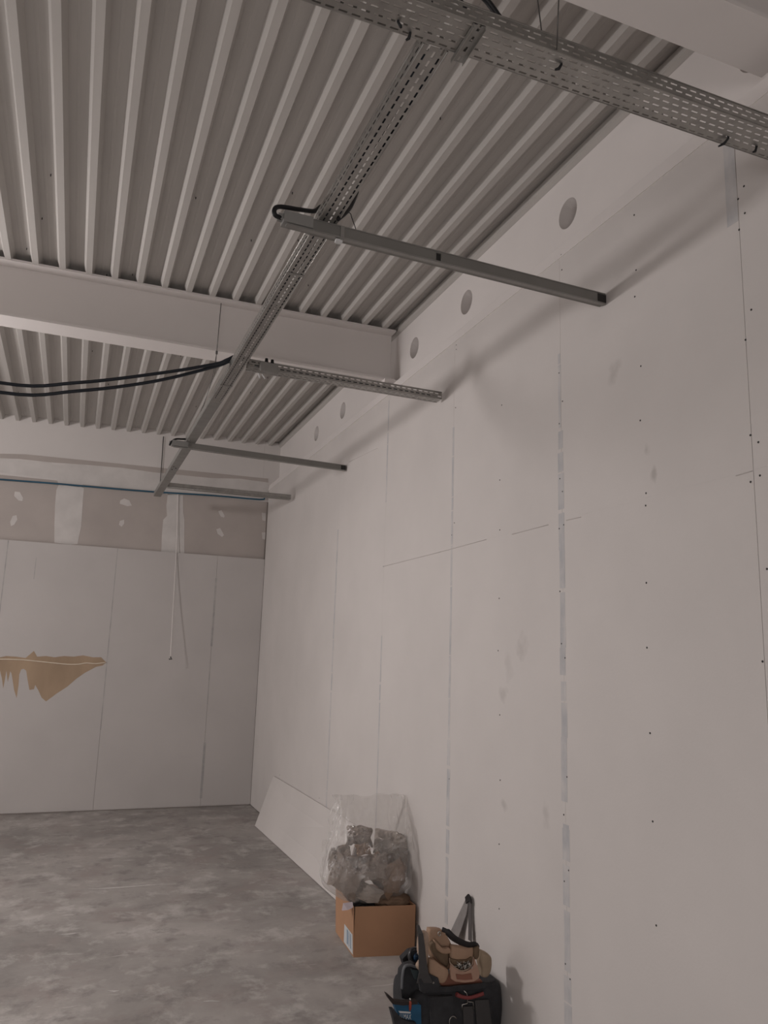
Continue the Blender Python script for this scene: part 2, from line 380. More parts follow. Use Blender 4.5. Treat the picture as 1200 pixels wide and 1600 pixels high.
for pts in ([(23,768),(31,769),(36,778),(35,783),(29,782),(22,775)], [(20,806),(26,805),(27,812),(22,820),(17,822),(16,815)],
            [(188,782),(194,779),(202,782),(206,790),(199,791),(187,787)], [(187,814),(194,812),(194,818),(190,823),(186,820)],
            [(341,799),(346,797),(351,806),(350,809),(345,807)], [(338,827),(344,825),(350,836),(347,839),(340,834)],
            [(409,801),(415,802),(415,814),(410,813)], [(409,832),(415,832),(414,843),(410,842)]):
    wallpoly('plaster_dab', pts, M['plaster'])
# torn paper patch and its curled edge
torn = [(-30,1026),(0,1027),(10,1025),(25,1026),(40,1028),(46,1023),(53,1017),(58,1026),(72,1025),(85,1027),(100,1025),(115,1026),(130,1024),(145,1027),(158,1027),(166,1035),(160,1040),(150,1042),(137,1049),(133,1051),(120,1060),
        (105,1073),(88,1084),(72,1096),(65,1090),(60,1079),(55,1070),(53,1077),(46,1078),(43,1062),(41,1048),(37,1045),(33,1046),(30,1054),(29,1070),(26,1091),(22,1078),(18,1052),(16,1049),(14,1058),(12,1066),(10,1048),(8,1060),(5,1076),(3,1060),(0,1048),(-8,1066),(-14,1046),(-30,1050)]
wallpoly('torn_patch', torn, M['kraft_torn'], plane=YB, th=.001).__setitem__('label', 'bare brown torn patch')
pe = smooth_path([at(x, y, 1, YB-.006) for x, y in [(-30,1031),(0,1030),(35,1031),(65,1034),(85,1036),(105,1038),(122,1038),(135,1036),(150,1037),(166,1035)]], 3)
MB().tube(pe, .0065, 6).build('curled_paper_edge', M['cream'], wb)
# seam grime on the back boards
m = MB()
for x, za, zb, wd in ((-.815, 1.9, 3.03, .006), (.39, .9, 3.03, .005), (1.603, .1, .75, .014), (1.60, 1.9, 2.75, .012), (1.60, 1.2, 1.7, .006), (-.5, 2.6, 2.85, .004)):
    m.box(x-wd, x+wd, YB-.0008, YB+.001, za, zb)
m.build('joint_tape', mat('joint_grime', (.33, .32, .315), .8, col2=(.46, .435, .42), scale=9), wb)

# unseen sides closing the room
structure(MB().box(XL-.15, XL, YR, YU, 0, 4.7).build('wall_left', M['board_raw']))
structure(MB().box(XL, XF, YR-.15, YR, 0, 4.7).build('wall_front', M['board_raw']))

# ceiling: roof slab over trapezoidal steel deck, ribs along the room
ce = structure(MB().box(XL-.15, XF+.2, YR-.15, YU+.2, 4.70, 4.85).build('ceiling', M['deck']))
def zshift(x, y):                                   # the roof falls very slightly to the left
    k = np.interp(y, [1.86, 5.87, 9.9], [0, .012, .030]); return k*(max(x, -3)-2.2)
H = .062
def deck(y0, y1):
    prof = []; P = .1803; x = -.534-P*30
    while x < XF+.02:
        prof += [(x, 0), (x+.040, 0), (x+.062, H), (x+.098, H), (x+.103, H-.0015), (x+.112, H-.0015), (x+.117, H), (x+P-.020, H)]
        x += P
    prof = [p for p in prof if XL < p[0] < XF+.01]
    ys = np.linspace(y0, y1, 5); m = MB(); vs_ = []
    for y in ys: vs_ += [(x, y, ZD+z+zshift(x, y)) for x, z in prof]
    n = len(prof)
    m.add(vs_, [(j*n+i, j*n+i+1, (j+1)*n+i+1, (j+1)*n+i) for j in range(len(ys)-1) for i in range(n-1)])
    o = m.build('deck_sheet', M['deck'], ce); return o
deck(YR, 1.86); deck(1.86, 5.86); deck(5.86, YU+.01)
# edge flashing along the beam
MB().add([(XF-.03, YR, ZD+.0), (XF-.001, YR, ZD-.012), (XF-.001, YU, ZD-.012), (XF-.03, YU, ZD+.0), (XF-.03, YR, ZD+.05), (XF-.03, YU, ZD+.05)],
         [(0, 1, 2, 3), (0, 3, 5, 4)]).build('edge_flashing', M['deck'], ce)
m = MB(); rnd = random.Random(3)
for k in range(60):
    i = rnd.randrange(-10, 16); x = -.534+.1803*i+rnd.choice([.075, .14]); y = rnd.uniform(2.2, 9)
    if x < XF-.1: m.tube([(x, y, ZD+H+zshift(x, y)+.002), (x, y, ZD+H+zshift(x, y)-.014)], .003, 5)
stuff(m.build('deck_screw_tips', M['darkhole'], ce))

# ------------------------------------------------------------------ steel beams
def beam(yc, label, seat, zlo=4.115):
    t = thing('steel_beam', label, 'beam', (0, yc, zlo))
    xl, xr = XL, 2.293; fw, ft = .11, .017; zt = ZD-.002
    def zt_(x): return zt+zshift(x, yc)
    def slab(name, ya, yb, za, zb, follow):
        f = zt_ if follow else (lambda x: 0)
        lo = [(xl, ya, za+(zshift(xl, yc) if follow else 0)), (xr, ya, za+(zshift(xr, yc) if follow else 0)), (xr, yb, za+(zshift(xr, yc) if follow else 0)), (xl, yb, za+(zshift(xl, yc) if follow else 0))]
        return MB().quadbox(lo, [(x, y, z+zb-za) for x, y, z in lo]).build(name, M['paint'], t)
    slab('bottom_flange', yc-fw, yc+fw, zlo, zlo+ft, False)
    slab('top_flange', yc-fw, yc+fw, zt-ft, zt, True)
    lo = [(xl, yc-.006, zlo+ft), (xr, yc-.006, zlo+ft), (xr, yc+.006, zlo+ft), (xl, yc+.006, zlo+ft)]
    MB().quadbox(lo, [(x, y, zt-ft+zshift(x, yc)) for x, y, z in lo]).build('web', M['paint'], t)
    if seat: MB().box(xr-.10, xr+.02, yc-.14, yc+.14, zlo-.03, zlo-.0005).build('bearing_plate', M['paint'], t)
    return t
beam(5.855, 'white steel I-beam crossing mid-ceiling above the black sagging cables', True)
beam(1.855, 'white steel I-beam in the top right corner above the perforated tray', False)

# ------------------------------------------------------------------ perforated trays
def sheet(m, org, U, V, L, W, rows, pitch, slot, sw, stag=.5, u0=0., thick=.0012):
    """perforated strip: U along, V across; rows = slot centre lines measured across"""
    org, U, V = Vector(org), Vector(U), Vector(V)
    nrm = U.cross(V).normalized()*thick/2
    def q(ua, ub, va, vb):
        p = [org+U*ua+V*va, org+U*ub+V*va, org+U*ub+V*vb, org+U*ua+V*vb]
        m.add([x-nrm for x in p]+[x+nrm for x in p], [(0, 3, 2, 1), (4, 5, 6, 7), (0, 1, 5, 4), (1, 2, 6, 5), (2, 3, 7, 6), (3, 0, 4, 7)])
    v = 0
    for i, r in enumerate(rows):
        q(0, L, v, r-sw/2); v = r+sw/2
        off = pitch*(.25+stag*(i % 2)); u = 0; k = 0
        while True:
            s0 = off+k*pitch-slot/2; s1 = s0+slot
            if s1 > L: break
            if s0 > u: q(u, s0, r-sw/2, v)
            u = s1; k += 1
        q(u, L, r-sw/2, v)
    q(0, L, v, W)

def tray(name, label, origin, U, V, L, W, Hh, rows, side_rows, pitch=.038, slot=.025, sw=.0065, loc=None, group=None):
    """U along, V across (horizontal), bottom at origin"""
    t = thing(name, label, 'cable tray', loc or origin, group)
    U, V, o = Vector(U).normalized(), Vector(V).normalized(), Vector(origin); Z = Vector((0, 0, 1))
    m = MB(); sheet(m, o, U, V, L, W, rows, pitch, slot, sw); m.build('tray_base', M['galv'], t)
    for off in (0, W):
        m = MB(); sheet(m, o+V*off, U, Z, L, Hh, side_rows, pitch, slot, sw); m.build('tray_side', M['galv'], t)
    for off in (0, W):
        MB().tube([o+V*off+Z*Hh, o+V*off+Z*Hh+U*L], .0028, 6).build('rolled_lip', M['galv'], t)
    for off in (0, W):
        MB().tube([o+V*off, o+V*off+U*L], .0022, 6).build('folded_edge', M['galv'], t)
    return t
ZT = 3.58
near = tray('cable_tray', 'wide perforated steel cable tray crossing the top of the picture', (-2.3, 1.6606, ZT), (1, 0, 0), (0, 1, 0), 4.502, .1203, .0483,
            [.014, .037, .0612, .0854, .1106], [.015, .0344])
U = Vector((-.010, 1, 0)).normalized(); V = Vector((U.y, -U.x, 0))
def main_pt(y, v=0, z=0): return Vector((.7648-.010*(y-2.556), y, ZT+z))+V*v
L1 = 5.37-1.787
main = tray('cable_tray', 'long perforated steel cable tray running away down the room', main_pt(1.787), U, V, L1, .0773, .0483, [.0193, .043, .0655], [.015, .0344])
# far length: covered channel
o2 = main_pt(5.37); L2 = 9.151-5.37
m = MB(); sheet(m, o2, U, V, L2, .0773, [], .038, .025, .0065); m.build('tray_base', M['galv_grey'], main)
m = MB(); sheet(m, o2, U, Vector((0, 0, 1)), 1.5, .0483, [.0107], .0408, .0236, .0064); sheet(m, o2+U*1.5, U, Vector((0, 0, 1)), L2-1.5, .0483, [], .038, .025, .006); m.build('tray_side', M['galv_grey'], main)
m = MB(); sheet(m, o2+V*.0773, U, Vector((0, 0, 1)), L2, .0483, [], .038, .025, .006); m.build('tray_side', M['galv_grey'], main)
e = main_pt(9.151); MB().quadbox([e, e+V*.0773, e+V*.0773+U*.002, e+U*.002], [p+Vector((0, 0, .0483)) for p in (e, e+V*.0773, e+V*.0773+U*.002, e+U*.002)]).build('end_cap', M['galv_grey'], main)
for y, v in ((6.47, .013), (6.77, .013), (7.52, .021), (7.58, .048), (7.65, .021)):
    p = main_pt(y, v); MB().tube([p+Vector((0, 0, -.005)), p], .006, 8).build('tray_bolt', M['metal'] if y < 7 else M['darkhole'], main)
for px, py in ((447, 437), (500, 445)):
    pass
# splice bands around the main tray
for y in (3.276, 4.962):
    p = main_pt(y); m = MB()
    m.quadbox([p-V*.003-Vector((0,0,.003)), p+V*.0805-Vector((0,0,.003)), p+V*.0805+U*.02-Vector((0,0,.003)), p-V*.003+U*.02-Vector((0,0,.003))],
              [p-V*.003-Vector((0,0,.0008)), p+V*.0805-Vector((0,0,.0008)), p+V*.0805+U*.02-Vector((0,0,.0008)), p-V*.003+U*.02-Vector((0,0,.0008))])
    m.build('splice_band', M['galv_grey'], main)

arm2 = tray('cable_tray', 'perforated steel tray arm holding a junction box beneath the mid beam', (.843, 4.56, ZT), (1, .012, 0), (0, 1, 0), 1.334, .0805, .0483, [.0193, .0408, .0623], [.015, .0344], .0408, .0258)
arm4 = tray('cable_tray', 'farthest short perforated tray arm near the back wall', (.789, 8.539, ZT), (1, -.03, 0), (0, 1, 0), 1.368, .0644, .0483, [.0215, .043], [.013], .0408, .0236)

# bracket hanging the crossing of the two trays
b = thing('support_bracket', 'short slotted steel channel bracket under the tray crossing', 'bracket', (.85, 1.72, ZT-.004))
p0, p1 = at(740.6, 37.6, 2, ZT-.006), at(705, 93.5, 2, ZT-.006); q0 = at(759, 43, 2, ZT-.006); q1 = at(716, 100, 2, ZT-.006)
du = (p1-p0); dv = (q0-p0)
m = MB(); wv = dv.length; sheet(m, p0, du.normalized(), dv.normalized(), du.length, wv, [wv*.55], .04, .02, .008, thick=.002); m.build('channel_web', M['galv_grey'], b)
for off in (Vector((0, 0, 0)), dv):
    m = MB(); sheet(m, p0+off+Vector((0, 0, -.012)), du.normalized(), (0, 0, 1), du.length, .015, [], .04, .02, .008, thick=.002); m.build('channel_flange', M['galv'], b)

# small black hook bolts and ties on the near tray
for k, ((xa, ya), (xb, yb)) in enumerate((((622, 34), (627, 44)), ((641, 52), (634, 63)), ((877, 101), (867, 109)), ((1138, 216), (1122, 229)), ((1182, 230), (1176, 238)))):
    pa, pb = at(xa, ya, 2, ZT-.003), at(xb, yb, 2, ZT-.018)
    MB().tube([pa+Vector((0, 0, .02)), pa, (pa+pb)/2+Vector((.003, 0, -.004)), pb], [.004, .004, .005, .003], 6).build('hook_bolt', M['black'], near)

# ------------------------------------------------------------------ batten lights (switched off)
def batten(label, x0, x1, y0, y1, zb, w_, h_, gear, slot_at=None):
    t = thing('batten_light', label, 'light', (x0, y0, zb))
    D = Vector((x1-x0, y1-y0, 0)); L = D.length; D.normalize(); S = Vector((-D.y, D.x, 0)); o = Vector((x0, y0, zb))
    def bar(name, ua, ub, va, vb, za, zb_, mt, chamf=0):
        p = [o+D*ua+S*va, o+D*ub+S*va, o+D*ub+S*vb, o+D*ua+S*vb]
        return MB().quadbox([x+Vector((0, 0, za)) for x in p], [x+Vector((0, 0, zb_)) for x in p]).build(name, mt, t)
    if slot_at:
        bar('housing', gear, slot_at-.012, 0, w_, 0, h_, M['batten']); bar('housing', slot_at+.012, L, 0, w_, 0, h_, M['batten'])
        bar('slot_gap', slot_at-.012, slot_at+.012, .008, w_, .003, h_-.003, M['darkhole'])
        bar('slot_edge', slot_at-.012, slot_at+.012, 0, w_, h_-.006, h_, M['batten']); bar('slot_edge', slot_at-.012, slot_at+.012, 0, w_, 0, .005, M['batten'])
    else: bar('housing', gear, L, 0, w_, 0, h_, M['batten'])
    bar('lower_lip', gear*.1, L, -.004, w_*.4, -.006, .0005, M['galv_grey']); bar('upper_lip', gear, L, -.003, w_, h_, h_+.004, M['galv_grey'])
    bar('gear_cover', 0, gear+.004, -.006, w_+.004, .006, h_+.008, M['gear'])
    bar('cable_gland', -.02, 0, w_*.2, w_*.8, .02, h_-.002, M['gear'])
    bar('end_cap', L-.045, L+.003, -.0025, w_+.002, .004, h_-.004, M['darkhole'])
    return t, o, D, S
lb, lo, lD, lS = batten('near grey batten light fixed under the long tray, switched off', .618, 2.203, 2.793, 2.838, 3.528, .043, .046, .118, .693)
lc, lo3, lD3, lS3 = batten('far grey batten light under the long tray near the back wall', .612, 2.192, 6.541, 6.655, 3.528, .043, .046, .129)
# clip fixing the near batten to the tray
c0 = lo+lD*.24
MB().quadbox([c0+lS*-.006+Vector((0,0,-.012)), c0+lD*.016+lS*-.006+Vector((0,0,-.012)), c0+lD*.016+lS*.05+Vector((0,0,-.012)), c0+lS*.05+Vector((0,0,-.012))],
             [c0+lS*-.006+Vector((0,0,.049)), c0+lD*.016+lS*-.006+Vector((0,0,.049)), c0+lD*.016+lS*.05+Vector((0,0,.049)), c0+lS*.05+Vector((0,0,.049))]).build('mounting_clip', M['galv_grey'], lb)
c1 = lo+lD*.235+Vector((0, 0, -.022)); MB().box(c1.x-.012, c1.x+.016, c1.y, c1.y+.02, c1.z, c1.z+.012).build('clip_foot', M['white'], lb)

# ------------------------------------------------------------------ cables and wires
def cable(name, label, cat, pts, r, mt, k=6, group=None, n=8):
    o = MB().tube(smooth_path(pts, k), r, n).build(name, mt); return tag(o, label, cat, group)
zc = 3.47
cable('power_cable', 'black cable looping out of the near batten light onto the long tray', 'cable',
      [at(440, 341, 1, 2.814), at(430, 336, 1, 2.793), at(429, 327, 1, 2.793), at(438, 323, 1, 2.803), at(465, 327, 1, 2.825), at(490, 330, 1, 2.857), at(500, 324, 1, 2.879), at(507, 320, 1, 2.900), at(513, 312, 1, 2.943)], .0095, M['black'])
pr = main_pt(2.95, .078)
cable('power_cable', 'short black cable hanging over the right edge of the long tray', 'cable',
      [at(558, 300, 1, 2.922), at(553, 313, 1, 2.857), at(547, 325, 1, 2.814), at(538, 335, 1, 2.771), at(528, 343, 1, 2.750)], .008, M['black'])
cable('tie_wire', 'thin dark wire end dangling beside the long tray above the near light', 'wire',
      [at(540, 333, 1, 2.793), at(547, 333, 1, 2.793), at(550, 341, 1, 2.793), at(556, 358, 1, 2.793)], .0018, M['black'], n=5)
cable('power_cable', 'small black cable looping into the far batten light', 'cable',
      [at(265, 696, 1, 6.552), at(268, 690, 1, 6.552), at(275, 686, 1, 6.552), at(285, 686, 1, 6.573), at(297, 686, 1, 6.606)], .008, M['black'])
cable('supply_cable', 'upper of two thick dark cables sagging in from the left to the tray', 'cable',
      [(-3.6, 3.4, 4.3), (-2.4, 4.0, 3.62), (-1.4, 4.45, 3.31), at(0, 598, 1, 4.672), at(120, 598, 1, 4.672), at(250, 583, 1, 4.672), at(335, 569, 1, 4.662), at(355, 562, 1, 4.651), at(372, 556, 1, 4.640), at(395, 565, 1, 4.629), at(412, 572, 1, 4.619)], .0105, M['navy'])
cable('supply_cable', 'lower of two thick dark cables sagging in from the left to the tray', 'cable',
      [(-3.6, 3.46, 4.25), (-2.4, 4.05, 3.57), (-1.4, 4.48, 3.26), at(0, 613, 1, 4.672), at(120, 611, 1, 4.672), at(240, 596, 1, 4.672), at(335, 573, 1, 4.683), at(357, 565, 1, 4.672), at(374, 560, 1, 4.667), at(396, 569, 1, 4.662), at(425, 578, 1, 4.640)], .0105, M['navy'])
jb = thing('junction_box', 'small grey junction box with two black glands clipped to the tray arm', 'junction box', at(416, 578, 1, 4.554))
P = [at(405, 568, 1, 4.550), at(432, 574, 1, 4.550), at(432, 588, 1, 4.550), at(405, 582, 1, 4.550)]
MB().prism(P, (0, -1, 0), .05).build('box_body', M['galv_grey'], jb)
for px, py in ((416, 563), (425, 565)):
    p = at(px, py+8, 1, 4.522); MB().tube([p, p+Vector((0, 0, .012)), p+Vector((0, 0, .045))], [.013, .013, .009], 8).build('cable_gland', M['black'], jb)
for (xa, ya), (xb, yb) in (((404, 583), (406, 591)), ((410, 585), (414, 592))):
    MB().tube([at(xa, ya, 1, 4.2), at(xb, yb, 1, 4.2)], .004, 6).build('wire_end', M['white'], jb)

kn = at(338.5, 551, 1, 5.690)
sw_ = thing('suspension_wire', 'thin steel wire dropping from the mid beam to the long tray', 'wire', kn)
MB().tube([at(345.5, 474, 1, 5.735), kn], .003, 6).build('strand', M['wire'], sw_)
MB().tube([kn, at(332, 590, 1, 5.908), main_pt(5.69, -.001, .043)], .0022, 5).build('strand', M['wire'], sw_)
MB().tube([kn, at(335.5, 585, 1, 5.75), main_pt(5.82, -.001, .043)], .0022, 5).build('strand', M['wire'], sw_)
MB().tube([kn-Vector((0, 0, .012)), kn+Vector((0, 0, .012))], .008, 8).build('wire_clamp', M['wire'], sw_)
o = MB().tube([at(840, 0, 1, 1.719)+Vector((-.02, 0, .5)), at(840, 0, 1, 1.719), at(846, 47, 1, 1.663)], .0022, 6).build('suspension_wire', M['wire']); tag(o, 'left of two wires holding the wide tray at the top', 'wire')
o = MB().tube([at(873, 0, 1, 1.611)+Vector((.0, 0, .6)), at(873, 0, 1, 1.611), at(870, 78, 1, 1.657)], .0022, 6).build('suspension_wire', M['wire']); tag(o, 'right of two wires holding the wide tray at the top', 'wire')
m = MB()
bl = [(.48, 1.72, 3.62), at(700, -8, 1, 1.719), at(745, 0, 1, 1.719), at(775, 22, 1, 1.719)-Vector((0, 0, .03))]
for k, (dy, dz) in enumerate(((-.02, 0), (0, .008), (.018, .002))):
    m.tube(smooth_path([(x-.1*k, y+dy, z+dz) for x, y, z in bl]), .009, 8)
tag(m.build('cable_bundle', M['black']), 'dark cable bundle lying in the wide tray at the top edge', 'cable')

for v_, lab in ((.0204, 'dark cable lying along the left row of slots in the long tray'), (.0645, 'dark cable lying along the right row of slots in the long tray')):
    rnd = random.Random(int(v_*1e4))
    tag(MB().tube([main_pt(1.826+.23*k, v_+rnd.uniform(-.002, .002), .0115+rnd.uniform(0, .002)) for k in range(16)], .0095, 8).build('tray_cable', M['navy']), lab, 'cable')
tag(MB().tube(smooth_path([main_pt(1.826+.44*k, .044+(.006 if k % 2 else -.007), .022+(.006 if k % 3 else .0)) for k in range(9)], 3), .006, 8).build('tray_cable', M['navy']), 'thin dark cable winding along the middle of the long tray', 'cable')

tag(MB().tube([main_pt(1.826+.23*k, .0125, .034+(.002 if k % 2 else 0)) for k in range(16)], .0085, 8).build('tray_cable', M['navy']), 'dark cable lying against the left wall of the long tray, above the others', 'cable')
tag(MB().tube([(.87+.0643*k, 4.577+.0008*k, ZT+.0205+(.002 if k % 2 else 0)) for k in range(20)], .012, 8).build('tray_cable', M['navy']), 'dark cable lying in the tray arm beyond the junction box', 'cable')

# blue conduit and hanging rod on the back wall
pp = [at(x, y, 1, 9.895) for x, y in ((-330, 724), (-150, 737), (0, 749), (80, 755), (160, 762), (240, 768.5), (330, 774), (405, 780.5), (413, 778))]
cable('blue_conduit', 'blue conduit running along the upper back wall', 'conduit', pp, .0105, M['bluecable'], 3)
o = MB().tube([at(255.5, 682, 1, 9.90), at(252, 733, 1, 9.90), at(249.5, 765, 1, 9.89)], .006, 6).build('conduit_hanger', M['wire']); tag(o, 'vertical hanger wire holding the blue conduit beside the tray end', 'wire')
rd = thing('drop_cable', 'thin cable hanging down the back wall with a small end hook', 'cable', at(267, 1030, 1, 9.63))
MB().tube(smooth_path([at(278, 771, 1, 9.90), at(277.5, 800, 1, 9.905), at(275.5, 862, 1, 9.875), at(271, 945, 1, 9.77), at(266.5, 1026, 1, 9.64)]), .0065, 6).build('cable_length', M['greycable'], rd)
p = at(266.5, 1026, 1, 9.64); MB().tube([p+Vector((-.018, 0, -.03)), p+Vector((.02, 0, -.028)), p+Vector((.004, 0, -.012)), p], .006, 6).build('end_hook', M['black'], rd)

# ------------------------------------------------------------------ plasterboard offcut leaning on the right wall
p0, p1 = at(398, 1291, 2, 0), Vector((2.05, 5.95, 0)); t0 = Vector((2.192, 8.74, .506)); t1 = Vector((2.194, 5.95, .53))
n_ = (p1-p0).cross(t0-p0).normalized(); n_ = n_ if n_.x < 0 else -n_
off = -n_*.0125
lbm = MB().quadbox([p0+off, p1+off, p1, p0], [t0+off, t1+off, t1, t0]); 
o = lbm.build('leaning_plasterboard', M['board']); tag(o, 'long low plasterboard offcut leaning against the right wall near the corner', 'board')
zmin = min(v.co.z for v in o.data.vertices); o.location.z -= zmin-.001

# ------------------------------------------------------------------ cardboard box
bxo = thing('cardboard_box', 'open brown cardboard box on the floor holding packing waste', 'box', (2.0, 5.12, 0))
fl, fr, bl_, br = Vector((1.803, 4.917, 0)), Vector((2.186, 4.848, 0)), Vector((1.838, 5.38, 0)), Vector((2.196, 5.33, 0))
Ht = .292; up = Vector((0, 0, Ht))
def panel(name, a_, b_, flare):
    th = .005; d = (b_-a_).normalized(); nn = Vector((d.y, -d.x, 0))
    return MB().quadbox([a_, b_, b_-nn*th, a_-nn*th], [p+up+nn*flare for p in (a_, b_)]+[b_-nn*th+up+nn*flare, a_-nn*th+up+nn*flare]).build(name, M['card'], bxo)
panel('front_panel', fl, fr, .004); panel('right_panel', fr, br, .0); panel('back_panel', br, bl_, .003); panel('left_panel', bl_, fl, .012)
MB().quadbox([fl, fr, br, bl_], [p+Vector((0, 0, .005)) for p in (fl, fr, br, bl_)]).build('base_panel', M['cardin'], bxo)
dl = (bl_-fl).normalized(); nl = Vector((-dl.y, dl.x, 0)); nl = nl if nl.x < 0 else -nl
def on_left(u, z, lift): return fl+dl*u+Vector((0, 0, z))+nl*(.012*z/Ht+lift)
lab = MB().prism([on_left(.01, .012, .001), on_left(.235, .012, .001), on_left(.22, .125, .001), on_left(.02, .125, .001)], nl, .0008).build('shipping_label', M['label'], bxo)
for u, w_ in ((.05, .02), (.095, .012), (.125, .03)):
    m = MB().prism([on_left(u, .03, .002), on_left(u+w_, .03, .002), on_left(u+w_, .115, .002), on_left(u, .115, .002)], nl, .0006); m.build('label_stripe', M['labelblue'], lab)

# ------------------------------------------------------------------ crumpled paper
def crumple(name, label, c, r, mt, seed, cat='paper', sub=4, sharp=.8, group=None, limit=True):
    bm = bmesh.new(); bmesh.ops.create_icosphere(bm, subdivisions=sub, radius=1)
    off = Vector((seed*3.1, seed*1.7, -seed*2.3)); rx, ry, rz = r
    rn = random.Random(seed*17+3); planes = []
    for k in range(26):
        z = rn.uniform(-1, 1); t = rn.uniform(0, 2*math.pi); h_ = math.sqrt(1-z*z); planes.append((Vector((h_*math.cos(t), h_*math.sin(t), z)), rn.uniform(.78, 1.15)))
    for v in bm.verts:
        d = v.co.normalized(); r1 = 1.35; r2 = 1.35
        for nn, hh in planes:
            dp = nn.dot(d)
            if dp > .15:
                q1 = hh/dp
                if q1 < r1: r1, r2 = q1, r1
                elif q1 < r2: r2 = q1
        crease = max(0, .10-(r2-r1))*-1.1                     # the folds between facets fall in
        s_ = r1+crease+.10*sharp*(noise.noise(d*5+off)+.6*noise.noise(d*11+off))
        v.co = Vector((d.x*rx, d.y*ry, d.z*rz))*s_
        v.co += Vector(c)
        if limit: v.co.x = min(v.co.x, XW-.006)
    me = bpy.data.meshes.new(name); bm.to_mesh(me); bm.free(); me.materials.append(mt)
    o = bpy.data.objects.new(name, me); C.objects.link(o); return tag(o, label, cat, group)
g = 'crumpled paper inside the plastic bag'
def sheet_paper(label, px, py, Y, wd, ht, mt, seed, tilt=0., turn=0., amp=.05):
    """one sheet of packing paper, crushed: ridged folds in a grid, edges curling back"""
    c = at(px, py, 1, Y); rn = random.Random(seed)
    N = Vector((-.38+turn, -.86, .34+tilt)).normalized(); T = Vector((N.y*-1, N.x, 0)).normalized(); B = N.cross(T)
    rot = rn.uniform(-.5, .5); T, B = T*math.cos(rot)+B*math.sin(rot), B*math.cos(rot)-T*math.sin(rot)
    n = 26; vs_ = []; o_ = Vector((seed*5.3, seed*2.1, seed*.7))
    for i in range(n):
        for j in range(n):
            u, v = 2*i/(n-1)-1, 2*j/(n-1)-1
            q_ = Vector((u, v, 0))*1.25+o_
            d = 0; a_ = 1; qq = q_
            for k in range(3):
                d += a_*(1-2*abs(noise.noise(qq)))*.5; qq = qq*2.1+Vector((3, 1, 0)); a_ *= .5
            ex = 1+.22*noise.noise(Vector((u*1.4, v*1.4, 5))+o_)
            p = c+T*(u*wd*ex)+B*(v*ht*ex)+N*(amp*(d*1.6-.75*(u*u+v*v)+.5))
            e = math.hypot((p.x-1.955)/(.300+.02*noise.noise(p*9)), (p.y-5.1)/.200)
            if e > .9:                                        # held in by the film
                k_ = (.9+.1*math.tanh((e-.9)*2))/e; p.x = 1.955+(p.x-1.955)*k_; p.y = 5.1+(p.y-5.1)*k_
            p.x = min(p.x, XW-.012); p.z = max(p.z, .303+.01*abs(noise.noise(p*12)))
            vs_.append(p)
    m = MB(); m.add(vs_, [(i*n+j, i*n+j+1, (i+1)*n+j+1, (i+1)*n+j) for i in range(n-1) for j in range(n-1)], False)
    return tag(m.build('crumpled_paper', M[mt]), label, 'paper', g)
for k, args in enumerate((
    ('grey-brown crushed paper at lower left inside the plastic bag', 533, 1372, 5.00, .125, .095, 'kraft_pale', 21, .0, -.2, .06),
    ('brown crushed paper at lower right inside the plastic bag', 618, 1372, 4.98, .115, .095, 'kraft', 22, .1, .25),
    ('pale crushed paper at the right side inside the plastic bag', 640, 1340, 5.06, .085, .11, 'kraft_pale', 23, .0, .4),
    ('folded grey paper at the left edge inside the plastic bag', 528, 1345, 5.06, .09, .085, 'kraft_pale', 24, .2, -.3),
    ('pale sheet across the top of the fill inside the plastic bag', 612, 1318, 5.10, .12, .075, 'kraft_light', 25, .25, .1),
    ('small brown scrap high on the left inside the plastic bag', 567, 1327, 4.99, .045, .035, 'kraft', 26, .0, .0, .02),
    ('dull crushed paper in the centre of the fill inside the plastic bag', 582, 1355, 4.97, .09, .075, 'kraft_pale', 27, .1, .0),
    ('flattened paper at the bottom of the plastic bag over the black wrap', 566, 1391, 4.97, .13, .05, 'kraft_light', 28, -.1, .0, .035),
    ('grey paper peak above the small brown scrap inside the plastic bag', 562, 1306, 5.08, .085, .06, 'kraft_pale', 29, .1, -.1))): sheet_paper(*args)
crumple('crumpled_paper', 'shadowed paper wad filling the left rear of the plastic bag', (1.86, 5.17, .43), (.12, .07, .12), M['kraft_pale'], 5, group=g)
crumple('crumpled_paper', 'shadowed paper wad filling the right rear of the plastic bag', (2.08, 5.17, .45), (.10, .07, .14), M['kraft'], 6, group=g)
crumple('crumpled_paper', 'wide brown wad poking over the cardboard box rim', (2.07, 5.02, .275), (.12, .11, .06), M['kraft'], 11)
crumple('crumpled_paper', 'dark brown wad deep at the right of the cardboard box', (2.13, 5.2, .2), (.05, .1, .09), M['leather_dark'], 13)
crumple('crumpled_paper', 'grey wad filling the left of the cardboard box', (1.93, 5.12, .18), (.07, .14, .09), M['kraft_pale'], 14)
# black plastic wrap and lilac scrap hanging over the left rim
crumple('plastic_wrap', 'black plastic wrap bunched in the front left of the cardboard box', (1.89, 5.0, .275), (.07, .06, .02), M['black'], 17, 'wrap')
P = [at(538, 1411, 1, 4.975), at(552, 1409, 1, 4.95), at(553, 1417, 1, 4.93), at(545, 1421, 1, 4.93), at(536, 1422, 1, 4.96)]
cx = [Vector((p.x-.008, p.y, p.z)) for p in P]
tag(MB().prism(cx, (.35, -.8, -.2), .006).build('paper_scrap', M['lilac']), 'pale lilac paper scrap hanging over the left rim of the cardboard box', 'paper')

